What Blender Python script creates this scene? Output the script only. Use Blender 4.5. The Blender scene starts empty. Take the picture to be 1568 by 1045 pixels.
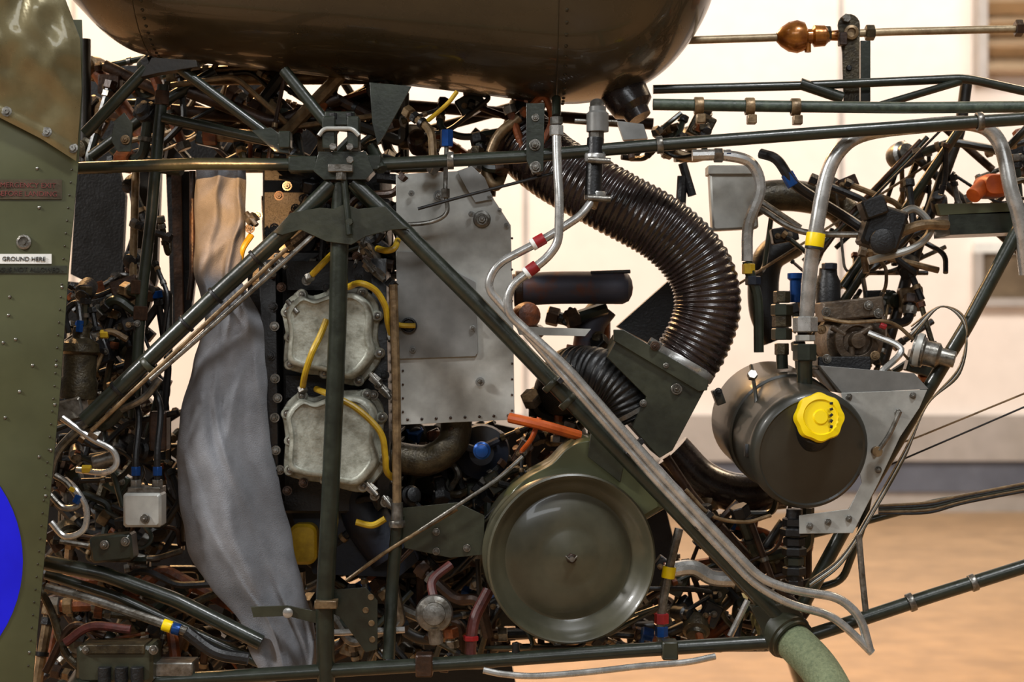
import bpy, bmesh, math, random
from mathutils import Vector, Matrix, noise
rng = random.Random(7)
# image pixels back-projected from the camera -> metres (depth y in metres)
CX, CY, F, CD, H = 784.0, 522.5, 2610.0, 3.0, 1.2
def P(px, py, y=0.0):
    d = CD + y
    return Vector(((px-CX)*d/F, y, H+(CY-py)*d/F))
def S(r, y=0.0): return r*(CD+y)/F
def lin(c):
    c = c/255.0
    return c/12.92 if c <= 0.04045 else ((c+0.055)/1.055)**2.4
# ---------------------------------------------------------------- materials
M = {}
def mk(name, rgb, rough=0.5, metal=0.0, rgb2=None, scale=25, bump=0.15, bscale=None, coat=0.0, lo=0.35, hi=0.7, dirt=0.35, detail=6):
    m = bpy.data.materials.new(name); m.use_nodes = True
    nt = m.node_tree; N = nt.nodes; L = nt.links
    bs = N['Principled BSDF']
    tc = N.new('ShaderNodeTexCoord')
    n1 = N.new('ShaderNodeTexNoise'); n1.inputs['Scale'].default_value = scale; n1.inputs['Detail'].default_value = detail
    n1.inputs['Roughness'].default_value = 0.65
    L.new(tc.outputs['Object'], n1.inputs['Vector'])
    cr = N.new('ShaderNodeValToRGB')
    c1 = [lin(v) for v in rgb]+[1]
    if rgb2 is None: rgb2 = [v*0.72 for v in rgb]
    c2 = [lin(v) for v in rgb2]+[1]
    cr.color_ramp.elements[0].position = lo; cr.color_ramp.elements[0].color = c2
    cr.color_ramp.elements[1].position = hi; cr.color_ramp.elements[1].color = c1
    L.new(n1.outputs['Fac'], cr.inputs['Fac'])
    n2 = N.new('ShaderNodeTexNoise'); n2.inputs['Scale'].default_value = 7; n2.inputs['Detail'].default_value = 4
    L.new(tc.outputs['Object'], n2.inputs['Vector'])
    mr = N.new('ShaderNodeMapRange'); mr.inputs[1].default_value = 0.35; mr.inputs[2].default_value = 0.65
    mr.inputs[3].default_value = 1.0-dirt; mr.inputs[4].default_value = 1.0
    L.new(n2.outputs['Fac'], mr.inputs[0])
    mx = N.new('ShaderNodeMixRGB'); mx.blend_type = 'MULTIPLY'; mx.inputs[0].default_value = 1
    L.new(cr.outputs['Color'], mx.inputs[1]); L.new(mr.outputs[0], mx.inputs[2])
    L.new(mx.outputs[0], bs.inputs['Base Color'])
    rr = N.new('ShaderNodeMapRange'); rr.inputs[3].default_value = max(0.05, rough-0.1); rr.inputs[4].default_value = min(1, rough+0.15)
    L.new(n1.outputs['Fac'], rr.inputs[0]); L.new(rr.outputs[0], bs.inputs['Roughness'])
    bs.inputs['Metallic'].default_value = metal
    bs.inputs['Coat Weight'].default_value = coat
    if bump > 0:
        n3 = N.new('ShaderNodeTexNoise'); n3.inputs['Scale'].default_value = bscale or scale*4; n3.inputs['Detail'].default_value = 4
        L.new(tc.outputs['Object'], n3.inputs['Vector'])
        bp = N.new('ShaderNodeBump'); bp.inputs['Strength'].default_value = bump; bp.inputs['Distance'].default_value = 0.003
        L.new(n3.outputs['Fac'], bp.inputs['Height']); L.new(bp.outputs[0], bs.inputs['Normal'])
    M[name] = m
    return m
mk('frame', (44, 50, 39), 0.3, 0.0, (32, 36, 28), 40, 0.1, coat=.15)
mk('frame_far', (42, 36, 28), 0.4, 0.0, (28, 24, 19), 40, 0.1)
mk('frame_green', (82, 94, 78), 0.45, 0, (46, 58, 48), 60, 0.2)
mk('seafoam', (150, 160, 122), 0.75, 0, (112, 124, 92), 160, 0.7, 300)
mk('olive', (82, 84, 54), 0.36, 0, (72, 74, 48), 6, 0.08, 9, coat=0.2, dirt=0.18)
mk('olive_gloss', (134, 124, 90), 0.25, 0.35, (106, 98, 68), 8, 0.4, 14, coat=0.4, dirt=0.25)
mk('olive_dark', (58, 60, 44), 0.36, 0, (42, 44, 32), 20, 0.15)
mk('dish', (90, 87, 69), 0.3, 0, (68, 67, 52), 9, 0.05, coat=0.3, dirt=0.4)
mk('tank', (64, 55, 36), 0.25, 0.0, (50, 43, 28), 5, 0.05, 6, coat=0.4, dirt=0.25)
mk('oiltank', (58, 57, 49), 0.38, 0.0, (46, 45, 39), 10, 0.05, coat=0.15, dirt=0.3)
mk('alu', (186, 186, 180), 0.42, 0.3, (156, 156, 150), 14, 0.06, 40, dirt=0.25)
mk('alu_dk', (140, 140, 137), 0.38, 0.4, (118, 118, 115), 14, 0.06, 40, dirt=0.2)
mk('pipe', (216, 215, 212), 0.25, 0.7, (176, 175, 170), 40, 0.03, dirt=0.2)
mk('steel', (160, 158, 152), 0.3, 0.75, (96, 90, 80), 60, 0.15)
mk('rubber', (50, 36, 33), 0.25, 0, (30, 22, 21), 50, 0.15, coat=0.25)
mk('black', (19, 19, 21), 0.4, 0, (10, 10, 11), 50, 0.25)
mk('cast', (36, 36, 36), 0.5, 0.2, (19, 19, 21), 60, 0.5)
mk('cover', (168, 169, 156), 0.42, 0.2, (116, 115, 100), 45, 0.35, 150, dirt=0.35, lo=.3, hi=.58)
mk('brown', (78, 52, 34), 0.4, 0.3, (40, 27, 20), 40, 0.3)
mk('rust', (158, 82, 32), 0.45, 0.1, (80, 44, 26), 40, 0.4)
mk('tan', (158, 132, 96), 0.36, 0.4, (98, 78, 54), 50, 0.2)
mk('bronze', (86, 76, 54), 0.35, 0.4, (46, 40, 29), 60, 0.4)
mk('exhaust', (72, 72, 84), 0.5, 0.3, (112, 62, 38), 14, 0.2, lo=0.36, hi=0.52)
mk('orange', (222, 104, 26), 0.45, 0, (180, 74, 18), 30, 0.1)
mk('yellow_wire', (220, 182, 36), 0.4, 0, (170, 136, 24), 30, 0.1)
mk('yellow', (252, 222, 4), 0.35, 0, (248, 212, 0), 20, 0.03, dirt=0.05)
mk('blue', (24, 84, 160), 0.3, 0.5, (14, 56, 120), 30, 0.05)
mk('blue_dk', (12, 24, 42), 0.5, 0, (8, 14, 26), 30, 0.2)
mk('roundel', (0, 4, 232), 0.45, 0, (0, 2, 215), 8, 0.02, dirt=0.05)
mk('red', (176, 28, 36), 0.4, 0, (130, 20, 26), 30, 0.05)
mk('redhose', (104, 46, 40), 0.5, 0, (70, 32, 28), 60, 0.2)
mk('white', (236, 236, 230), 0.5, 0, (225, 225, 220), 20, 0.02, dirt=0.1)
mk('canvas', (140, 143, 149), 0.8, 0, (116, 118, 123), 18, 0.5, 500, dirt=0.35)
mk('label_red', (92, 78, 60), 0.35, 0.3, (80, 70, 52), 90, 0.05)
mk('text_dark', (30, 30, 30), 0.5, bump=0)
mk('text_faint', (30, 32, 20), 0.5, bump=0)
mk('text_red', (136, 62, 54), 0.5, bump=0)
mk('rivet', (64, 57, 40), 0.35, 0.3, (50, 44, 30), 40, 0)
mk('wall', (244, 232, 222), 0.8, 0, (240, 227, 216), 1.2, 0.03, 30, dirt=0.05)
mk('wall_band', (186, 178, 172), 0.5, 0.2, (172, 164, 156), 3, 0.02, dirt=0.1)
mk('wall_band_dk', (112, 116, 128), 0.5, 0.2, (94, 98, 110), 3, 0.02, dirt=0.1)
mk('shutter', (204, 178, 146), 0.35, 0.4, (180, 158, 130), 3, 0.02, dirt=0.1)
mk('floor', (180, 146, 108), 0.4, 0, (160, 128, 92), 2.0, 0.05, 60, dirt=0.22)
mk('glass_dk', (120, 104, 84), 0.15, 0, (100, 86, 70), 3, 0)
# ---------------------------------------------------------------- builder
def fillet(pts, rad, n=6):
    if len(pts) < 3: return pts
    out = [pts[0]]
    for i in range(1, len(pts)-1):
        a, b, c = pts[i-1], pts[i], pts[i+1]
        d1 = (a-b); d2 = (c-b)
        l = min(rad, d1.length*0.48, d2.length*0.48)
        p1 = b+d1.normalized()*l; p2 = b+d2.normalized()*l
        for k in range(n+1):
            t = k/n
            out.append(p1*(1-t)**2 + b*2*t*(1-t) + p2*t*t)
    out.append(pts[-1])
    return out
def catmull(pts, n=8):
    if len(pts) < 3: return pts
    q = [pts[0]*2-pts[1]]+list(pts)+[pts[-1]*2-pts[-2]]
    out = []
    for i in range(1, len(q)-2):
        p0, p1, p2, p3 = q[i-1], q[i], q[i+1], q[i+2]
        for k in range(n):
            t = k/n
            out.append(0.5*((2*p1)+(p2-p0)*t+(2*p0-5*p1+4*p2-p3)*t*t+(3*p1-p0-3*p2+p3)*t**3))
    out.append(pts[-1])
    return out
def V3(p): return P(*p) if not isinstance(p, Vector) else p
class B:
    def __init__(s, name, parent=None, bevel=0):
        s.name = name; s.parent = parent; s.v = []; s.f = []; s.mi = []; s.mats = []; s.bevel = bevel
    def m(s, k):
        if k not in s.mats: s.mats.append(k)
        return s.mats.index(k)
    def add(s, vs, fs, k):
        o = len(s.v); s.v += [tuple(v) for v in vs]; i = s.m(k)
        for f in fs: s.f.append(tuple(a+o for a in f)); s.mi.append(i)
    def sweep(s, pts, r, k, seg=10, caps=True):
        n = len(pts)
        if n < 2: return
        rs = r if isinstance(r, (list, tuple)) else [r]*n
        vs = []; nrm = None
        for i, p in enumerate(pts):
            t = (pts[min(i+1, n-1)]-pts[max(i-1, 0)])
            if t.length < 1e-9: t = Vector((0, 0, 1))
            t.normalize()
            if nrm is None:
                nrm = t.orthogonal().normalized()
            else:
                nrm = nrm - t*nrm.dot(t)
                if nrm.length < 1e-6: nrm = t.orthogonal()
                nrm.normalize()
            b = t.cross(nrm)
            for j in range(seg):
                a = 2*math.pi*j/seg
                vs.append(p+(nrm*math.cos(a)+b*math.sin(a))*rs[i])
        fs = []
        for i in range(n-1):
            for j in range(seg):
                j2 = (j+1) % seg
                fs.append((i*seg+j, i*seg+j2, (i+1)*seg+j2, (i+1)*seg+j))
        if caps:
            fs.append(tuple(range(seg))); fs.append(tuple((n-1)*seg+j for j in range(seg)))
        s.add(vs, fs, k)
    def tube(s, pts, r, k, bend=22, seg=10, smooth=False):
        W = [V3(p) for p in pts]
        W = catmull(W) if smooth else fillet(W, S(bend))
        s.sweep(W, [S(r, w.y) for w in W], k, seg)
    def cyl(s, a, b, r0, k, r1=None, seg=16):
        a = V3(a); b = V3(b); r1 = r0 if r1 is None else r1
        s.sweep([a, b], [S(r0, a.y), S(r1, b.y)], k, seg)
    def rev(s, c, ax, prof, k, seg=48, lobe=None):
        """prof list of (r_m,h_m)"""
        ax = Vector(ax).normalized(); u = ax.orthogonal().normalized(); w = ax.cross(u)
        c = V3(c); vs = []; n = len(prof)
        for (r, h) in prof:
            r = max(r, 0.00005)
            for j in range(seg):
                a = 2*math.pi*j/seg
                rr = r*(lobe(a, r) if lobe else 1)
                vs.append(c+ax*h+(u*math.cos(a)+w*math.sin(a))*rr)
        fs = [(i*seg+j, i*seg+(j+1) % seg, (i+1)*seg+(j+1) % seg, (i+1)*seg+j) for i in range(n-1) for j in range(seg)]
        s.add(vs, fs, k)
    def hexn(s, c, ax, r, h, k):
        c = V3(c); R = S(r, c.y); hh = S(h, c.y)
        s.rev(c, ax, [(0, -hh/2), (R*0.9, -hh/2), (R, -hh/2+R*.1), (R, hh/2-R*.1), (R*.9, hh/2), (0, hh/2)], k, 6)
    def bolt(s, px, py, y, r, k='steel', wk=None):
        c = P(px, py, y); R = S(r, y)
        s.rev(c, (0, -1, 0), [(R*1.5, 0), (R*1.5, R*.3), (R, R*.3)], wk or k, 14)
        a = rng.random()
        s.rev(c, (0.02*a, -1, 0.02), [(R, R*.3), (R, R*1.0), (R*.85, R*1.15), (0, R*1.15)], k, 6)
        s.rev(c, (0, -1, 0), [(R*.5, R*1.1), (R*.45, R*1.6), (0, R*1.65)], k, 8)
    def rivet(s, p, n, r, k):
        s.rev(p, n, [(r, -r*.2), (r*.85, r*.35), (r*.45, r*.6), (0, r*.65)], k, 8)
    def band(s, p, q, r, w, k):
        """clamp of width w px around the tube p->q centred at p"""
        p = V3(p); q = V3(q); d = (q-p).normalized(); h = S(w, p.y)/2; R = S(r, p.y)
        s.rev(p, d, [(R*.8, -h), (R, -h), (R*1.04, -h*.8), (R*1.04, h*.8), (R, h), (R*.8, h)], k, 20)
    def plate(s, poly, y, t, k):
        a = [P(x, z, y) for x, z in poly]; n = len(a)
        b = [v+Vector((0, t, 0)) for v in a]
        s.add(a+b, [tuple(range(n)), tuple(range(2*n-1, n-1, -1))]+[(i, (i+1) % n, n+(i+1) % n, n+i) for i in range(n)], k)
    def pillow(s, poly, layers, k):
        cx = sum(p[0] for p in poly)/len(poly); cy = sum(p[1] for p in poly)/len(poly); n = len(poly)
        vs = []
        for sc, y in layers:
            vs += [P(cx+(x-cx)*sc, cy+(z-cy)*sc, layers[0][1])+Vector((0, y-layers[0][1], 0)) for x, z in poly]
        fs = [(i*n+j, i*n+(j+1) % n, (i+1)*n+(j+1) % n, (i+1)*n+j) for i in range(len(layers)-1) for j in range(n)]
        fs.append(tuple((len(layers)-1)*n+j for j in range(n)))
        s.add(vs, fs, k)
    def box(s, c, size, k, rot=0, tilt=0):
        """size px w,h and depth m ; bevelled box"""
        c = V3(c); w = S(size[0], c.y)/2; h = S(size[1], c.y)/2; d = size[2]/2
        bv = min(w, h, d)*0.18
        R = Matrix.Rotation(math.radians(-rot), 3, 'Y') @ Matrix.Rotation(math.radians(tilt), 3, 'X')
        vs = []
        for y, ins in ((-d, bv), (-d+bv, 0), (d-bv, 0), (d, bv)):
            ww, hh = w-ins, h-ins; c2 = bv*0.8
            for x, z in ((-ww+c2, -hh), (ww-c2, -hh), (ww, -hh+c2), (ww, hh-c2), (ww-c2, hh), (-ww+c2, hh), (-ww, hh-c2), (-ww, -hh+c2)):
                vs.append(c+R@Vector((x, y, z)))
        fs = [(i*8+j, i*8+(j+1) % 8, (i+1)*8+(j+1) % 8, (i+1)*8+j) for i in range(3) for j in range(8)]
        fs += [tuple(range(8)), tuple(24+j for j in range(8))]
        s.add(vs, fs, k)
    def done(s, angle=35):
        me = bpy.data.meshes.new(s.name); me.from_pydata(s.v, [], s.f); me.update()
        for k in s.mats: me.materials.append(M[k])
        me.polygons.foreach_set('material_index', s.mi)
        bm = bmesh.new(); bm.from_mesh(me); bmesh.ops.recalc_face_normals(bm, faces=bm.faces); bm.to_mesh(me); bm.free()
        me.polygons.foreach_set('use_smooth', [True]*len(me.polygons))
        me.set_sharp_from_angle(angle=math.radians(angle))
        ob = bpy.data.objects.new(s.name, me); bpy.context.scene.collection.objects.link(ob)
        if s.parent: ob.parent = s.parent
        if s.bevel:
            md = ob.modifiers.new('bevel', 'BEVEL'); md.width = s.bevel; md.segments = 2; md.limit_method = 'ANGLE'; md.angle_limit = math.radians(50)
        return ob
def empty(name):
    e = bpy.data.objects.new(name, None); bpy.context.scene.collection.objects.link(e); e.empty_display_size = 0.1
    return e
def rrect(x0, y0, x1, y1, r, n=5):
    out = []
    for cx, cy, a0 in ((x1-r, y0+r, -90), (x1-r, y1-r, 0), (x0+r, y1-r, 90), (x0+r, y0+r, 180)):
        for i in range(n+1):
            a = math.radians(a0+90*i/n); out.append((cx+r*math.cos(a), cy+r*math.sin(a)))
    return out
# ---------------------------------------------------------------- building
wy = 9.0
def wallbox(name, x0, x1, z0, z1, y0, y1, k):
    b = B(name); v = [(x, y, z) for x in (x0, x1) for y in (y0, y1) for z in (z0, z1)]
    b.add(v, [(0, 1, 3, 2), (4, 5, 7, 6), (0, 1, 5, 4), (2, 3, 7, 6), (0, 2, 6, 4), (1, 3, 7, 5)], k); return b.done()
wallbox('floor', -12, 12, -0.1, 0, -8, 9.3, 'floor')
wallbox('wall_back', -12, 12, 0, 7, wy, wy+0.3, 'wall')
wallbox('trim_1', -12, 12, 0.36, 0.68, wy-0.08, wy, 'wall_band')
wallbox('trim_2', -12, 12, 0.14, 0.36, wy-0.05, wy, 'wall_band_dk')
wallbox('baseboard_back', -12, 12, 0.0, 0.14, wy-0.03, wy, 'wall_band')
for i, x in enumerate((-6.5, -3.1, 0.08, 2.3)):
    wallbox('trim_%d' % (i+3), x, x+0.03, 0.68, 7, wy-0.012, wy, 'wall_band')
b = B('roller_shutter')
x0, x1 = 3.3, 7.5; nz = 160; vs = []
for i in range(nz+1):
    z = 3.07+3.9*i/nz; yy = wy-0.10-0.07*math.sin(2*math.pi*(z-3.07)/0.15)
    vs += [(x0, yy, z), (x1, yy, z)]
b.add(vs, [(2*i, 2*i+1, 2*i+3, 2*i+2) for i in range(nz)], 'shutter')
v = [(x, y, z) for x in (x0-0.06, x0) for y in (wy-0.18, wy) for z in (3.0, 7)]
b.add(v, [(0, 1, 3, 2), (4, 5, 7, 6), (0, 1, 5, 4), (2, 3, 7, 6), (0, 2, 6, 4), (1, 3, 7, 5)], 'wall_band')
b.done()
b = B('window_1')
def bx(b, x0, x1, y0, y1, z0, z1, k):
    v = [(x, y, z) for x in (x0, x1) for y in (y0, y1) for z in (z0, z1)]
    b.add(v, [(0, 1, 3, 2), (4, 5, 7, 6), (0, 1, 5, 4), (2, 3, 7, 6), (0, 2, 6, 4), (1, 3, 7, 5)], k)
bx(b, 3.3, 6, wy-0.03, wy, 1.5, 1.82, 'glass_dk'); bx(b, 3.24, 6, wy-0.06, wy, 1.82, 1.89, 'white'); bx(b, 3.24, 6, wy-0.06, wy, 1.44, 1.5, 'wall_band'); bx(b, 3.24, 3.3, wy-0.06, wy, 1.5, 1.82, 'wall_band')
b.done()
# ---------------------------------------------------------------- fuel tank
prof = [(70, -105), (85, -40), (105, -8), (130, 20), (160, 50), (200, 76), (250, 88), (330, 97), (420, 107), (520, 118), (620, 129), (720, 141), (800, 151), (860, 157), (905, 155), (950, 145), (990, 127), (1025, 101), (1055, 66), (1078, 28), (1092, -10), (1100, -65)]
def interp(tab, x):
    if x <= tab[0][0]: return tab[0][1:]
    for a, b_ in zip(tab, tab[1:]):
        if x <= b_[0]:
            t = (x-a[0])/(b_[0]-a[0]); return tuple(a[i]+(b_[i]-a[i])*t for i in range(1, len(a)))
    return tab[-1][1:]
YT = 0.15
def tankpt(px, a, off=0.0):
    pyb = interp(prof, px)[0]; pya = -105+(px-70)*40/1030
    zc = P(px, pya, YT); rz = (zc-P(px, pyb, YT)).length
    return Vector((zc.x, YT-(rz*1.0+off)*math.sin(a), zc.z-(rz+off)*math.cos(a)))
ft = empty('fuel_tank')
b = B('tank_shell', ft)
xs = catmull([Vector((p[0], p[1], 0)) for p in prof], 5)
prof = [(v.x, v.y) for v in xs]
seg = 72; vs = [tankpt(p[0], 2*math.pi*j/seg) for p in prof for j in range(seg)]; n = len(prof)
fs = [(i*seg+j, i*seg+(j+1) % seg, (i+1)*seg+(j+1) % seg, (i+1)*seg+j) for i in range(n-1) for j in range(seg)]
fs += [tuple(range(seg)), tuple((n-1)*seg+j for j in range(seg))]
b.add(vs, fs, 'tank'); b.done(60)
b = B('rivet_rows', ft)
for px in (245, 862):
    for i in range(26):
        a = -0.2+i*0.085
        p = tankpt(px, a); q = tankpt(px, a, 0.05); b.rivet(p, q-p, 0.0035, 'rivet')
for px in (232, 850):
    b.sweep([tankpt(px, 2*math.pi*i/60) for i in range(61)], 0.0012, 'rivet', 6)
b.done()
b = B('drain_fittings', ft)
b.cyl((852, 150, 0.1), (852, 178, 0.08), 7, 'frame'); b.hexn((852, 185, 0.05), (0, 0, 1), 10, 12, 'steel')
b.done()
# ---------------------------------------------------------------- fuselage panel (left)
fp = empty('fuselage_side_panel')
b = B('lower_skin', fp)
edge = [(30, 125), (60, 126), (140, 126), (250, 120), (400, 106), (600, 92), (800, 73), (1045, 50), (1120, 42)]
NR = 60; NC = 36; vs = []
def py_y(px, py):
    e = interp(edge, max(py, 30))[0]; j = max(0, (px+300)/(e+300)); return -0.10+0.028*j**4+0.003*noise.noise(Vector((px/90, py/120, 0)))
for i in range(NR+1):
    py = 30+(1120-30)*i/NR; e = interp(edge, py)[0]
    for j in range(NC+1):
        px = -300+(e+300)*j/NC
        vs.append(P(px, py, py_y(px, py)))
fs = [(i*(NC+1)+j, i*(NC+1)+j+1, (i+1)*(NC+1)+j+1, (i+1)*(NC+1)+j) for i in range(NR) for j in range(NC)]
b.add(vs, fs, 'olive')
b.add([v+Vector((0, 0.003, 0)) for v in vs], fs, 'olive_dark'); b.done(60)
b = B('upper_fairing', fp)
NR = 70; NC = 70; vs = []
eu = [(-200, 60), (0, 100), (60, 123), (140, 125), (245, 117), (300, 117)]
def fair(px0u, v):
    u = px0u
    bot = interp([(-300, 30), (0, 182), (60, 212), (117, 247)], -300+417*u)[0]
    py = -220+(bot+220)*v
    e = interp(eu, py)[0]; px = -300+(e+300)*u
    y = -0.115+0.03*u**5-0.055*math.sin(math.pi*min(1, v*0.985))*(1-.2*u)-.004*(1 if v > .97 else 0)
    w = math.sin(math.pi*min(1, v))**.5
    y += w*(0.012*noise.noise(Vector((px/50, py/55, 3)))+0.005*noise.noise(Vector((px/22, py/34, 9))))
    return P(px, py, y)
for i in range(NR+1):
    for j in range(NC+1): vs.append(fair(j/NC, i/NR))
fs = [(i*(NC+1)+j, i*(NC+1)+j+1, (i+1)*(NC+1)+j+1, (i+1)*(NC+1)+j) for i in range(NR) for j in range(NC)]
b.add(vs, fs, 'olive_gloss'); b.add([v+Vector((0, 0.004, 0)) for v in vs], fs, 'olive_dark'); b.done(60)
b = B('fasteners', fp)
for u in (.735, .885, .985):
    c = fair(u, .965); r = S(4.5)
    b.rev(c+Vector((0, -.001, 0)), (0, -1, .1), [(r*1.7, 0), (r*1.7, r*.3), (r, r*.4), (r, r), (r*.3, r), (r*.3, r*.7), (0, r*.7)], 'steel', 18)
b.rev(P(37, 371, py_y(37, 371)-0.001), (0, -1, 0), [(S(11), 0), (S(11), .003), (S(8), .004), (S(7), .002), (S(3.5), .002), (S(3.5), .005), (0, .005)], 'steel', 24)
for (x, z) in [(15, 455), (13, 483), (5, 525), (24, 520), (30, 600), (8, 640), (60, 318), (57, 258), (50, 560), (60, 700), (45, 1000), (95, 440), (84, 620), (86, 560), (78, 690), (70, 760)]:
    b.rivet(P(x, z, py_y(x, z)-0.001), (0, -1, 0), S(2.6), 'steel')
for i in range(40):
    z = 260+i*19.5; e = interp(edge, z)[0]-9; b.rivet(P(e, z, py_y(e, z)-0.001), (0, -1, 0), S(1.6), 'rivet')
b.done()
b = B('placards', fp)
def skinplate(b, poly, k, off, t=.0012):
    x0 = min(p[0] for p in poly); x1 = max(p[0] for p in poly); z0 = min(p[1] for p in poly); z1 = max(p[1] for p in poly); n = 10; vs = []
    for d in (0, t):
        for i in range(n+1):
            x = x0+(x1-x0)*i/n
            for z in (z0, z1): vs.append(P(x, z, py_y(x, (z0+z1)/2)-off+d))
    m = 2*(n+1)
    fs = [(2*i, 2*i+1, 2*i+3, 2*i+2) for i in range(n)]+[(m+2*i, m+2*i+2, m+2*i+3, m+2*i+1) for i in range(n)]
    fs += [(2*i, 2*i+2, m+2*i+2, m+2*i) for i in range(n)]+[(2*i+1, 2*i+3, m+2*i+3, m+2*i+1) for i in range(n)]+[(0, 1, m+1, m), (2*n, 2*n+1, m+2*n+1, m+2*n)]
    b.add(vs, fs, k)
skinplate(b, [(-60, 389), (79, 404)], 'white', .002)
skinplate(b, [(-60, 275), (95, 305)], 'label_red', .002)
skinplate(b, [(-60, 407), (103, 419)], 'olive_dark', .0015)
b.done(50)
def text(s, px, py, y, h, k, nm):
    c = bpy.data.curves.new(nm, 'FONT'); c.body = s; c.size = S(h, y); c.extrude = 0.0006; c.align_x = 'RIGHT'
    o = bpy.data.objects.new(nm, c); bpy.context.scene.collection.objects.link(o); o.location = P(px, py, y)
    sl = math.atan2(py_y(px, py)-py_y(px-60, py), S(60)); o.rotation_euler = (math.pi/2, 0, sl); c.materials.append(M[k]); o.parent = fp
text('GROUND HERE', 70, 400, py_y(70, 397)-0.0035, 9.2, 'text_dark', 'ground_text')
text('EARTHING IS NOT ALLOWED', 92, 416.5, py_y(92, 413)-0.003, 9.5, 'text_faint', 'warning_text')
text('EMERGENCY EXIT', 86, 288, py_y(86, 288)-0.0035, 11, 'text_red', 'red_text_a'); text('BEFORE LANDING', 88, 301, py_y(88, 301)-0.0035, 11, 'text_red', 'red_text_b')
b = B('blue_roundel', fp)
c = (-171, 860); R0 = 206
pts = [[P(c[0]+R0*r*math.cos(a*math.pi/32), c[1]+R0*r*math.sin(a*math.pi/32), py_y(c[0]+R0*r*math.cos(a*math.pi/32), min(1110, c[1]+R0*r*math.sin(a*math.pi/32)))-0.0015) for a in range(64)] for r in (0.05, .3, .6, .8, .9, 1)]
vs = [v for ring in pts for v in ring]
b.add(vs, [(i*64+j, i*64+(j+1) % 64, (i+1)*64+(j+1) % 64, (i+1)*64+j) for i in range(5) for j in range(64)]+[tuple(range(64))], 'roundel'); b.done(60)
# ---------------------------------------------------------------- airframe
af = empty('helicopter_tubular_airframe')
b = B('front_truss', af)
FT = [
 ([(112, 258, .03), (300, 251, 0), (485, 252, 0)], 9.5),
 ([(560, 253, 0), (690, 246, 0), (800, 240, 0), (1010, 222, 0), (1250, 204, 0), (1490, 187, 0), (1640, 177, 0)], 10),
 ([(522, 280, 0), (517, 500, 0), (505, 780, 0), (497, 930, 0), (500, 1075, 0)], 14),
 ([(510, 282, 0), (440, 352, 0), (320, 462, 0), (130, 645, 0)], 13),
 ([(540, 280, 0), (615, 350, 0), (735, 470, 0), (850, 590, 0), (1020, 765, 0), (1195, 950, 0)], 13),
 ([(200, 1045, 0.0), (340, 1038, 0), (500, 1028, 0), (700, 1016, 0), (950, 998, 0), (1190, 983, 0)], 11),
 ([(1190, 990, 0), (1300, 955, 0.0), (1420, 915, 0), (1620, 852, 0)], 11),
 ([(1225, 935, .08), (1290, 815, .08), (1400, 632, .08), (1480, 500, .06), (1568, 335, .06), (1620, 235, .06)], 11),
 ([(130, 205, .03), (225, 105, .03)], 9), ([(275, 105, .02), (445, 232, 0.02)], 8), ([(435, 108, .05), (505, 195, 0.02)], 9),
 ([(70, 862, .05), (160, 880, .05), (270, 920, .05), (400, 985, .05)], 12),
 ([(70, 880, .1), (180, 915, .1), (340, 990, .1), (430, 1030, .1)], 8),
 ([(250, 180, .08), (430, 220, .05)], 8),
]
for pts, r in FT: b.tube(pts, r, 'frame', 12, 16)
b.done()
b = B('centre_joint', af, 0.0006)
b.plate([(418, 356), (445, 326), (490, 318), (512, 320), (528, 312), (548, 320), (590, 316), (618, 345), (628, 350), (600, 352), (560, 362), (538, 375), (500, 370), (460, 352), (432, 360)], -0.022, 0.006, 'olive_dark')
b.plate([(488, 232), (560, 232), (572, 262), (560, 275), (495, 275), (480, 262)], -0.02, 0.05, 'frame')
b.box((505, 205, -0.01), (20, 50, .04), 'frame'); b.box((542, 205, -0.01), (18, 50, .04), 'frame'); b.box((522, 184, 0), (46, 22, .045), 'frame')
b.tube([(488, 208, -.035), (496, 197, -.035), (540, 197, -.035), (550, 208, -.035)], 3.5, 'alu', 8)
b.box((522, 258, -0.03), (38, 12, .02), 'steel'); b.hexn((522, 270, -0.03), (0, 0, 1), 9, 12, 'steel')
for x in (510, 536): b.hexn((x, 225, -0.035), (0, -1, 0), 6, 10, 'steel'); b.hexn((x, 178, -.02), (0, 0, 1), 7, 10, 'cast')
b.hexn((536, 245, -.04), (0, -1, 0), 6, 8, 'steel')
b.cyl((527, 275, -.025), (535, 360, -.03), 5, 'frame'); b.hexn((535, 340, -.03), (0, -1, 0), 6, 8, 'olive_dark')
b.box((465, 252, 0), (44, 24, .03), 'frame'); b.box((573, 250, 0), (24, 24, .03), 'frame')
b.cyl((570, 225, 0.02), (585, 260, -0.01), 9, 'frame')
for x, z, dx, dy, r in ((500, 925, 0, 10, 18), (228, 560, -10, 9, 17), (1190, 985, 10, -2, 18), (845, 588, 10, 10, 16), (870, 615, 10, 10, 16), (690, 246, 10, 0, 13), (1010, 222, 10, -1, 13), (1500, 186, 10, -1, 14), (1395, 923, 10, -4, 14), (1490, 893, 10, -4, 13)):
    b.band((x, z, 0), (x+dx, z+dy, 0), r, 10, 'olive_dark' if r > 15 else 'steel')
for x, z in ((330, 453), (392, 396), (285, 496), (180, 597)): b.band((x, z, 0), (x-10, z+9, 0), 15, 5, 'black')
b.box((500, 925, -.01), (34, 12, .035), 'tan')
b.done()
b = B('brackets_and_gussets', af, 0.0005)
b.plate([(215, 118), (232, 88), (300, 92), (303, 102), (240, 112)], 0.0, .03, 'frame_far')
b.plate([(566, 126), (630, 132), (612, 165), (590, 205), (578, 222), (570, 190)], 0.0, .005, 'frame')
b.plate([(806, 158), (834, 158), (832, 262), (816, 266), (806, 245)], -0.02, .02, 'frame'); b.bolt(819, 222, -.022, 6); b.bolt(820, 256, -.022, 6); b.bolt(820, 180, -.022, 4)
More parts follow.
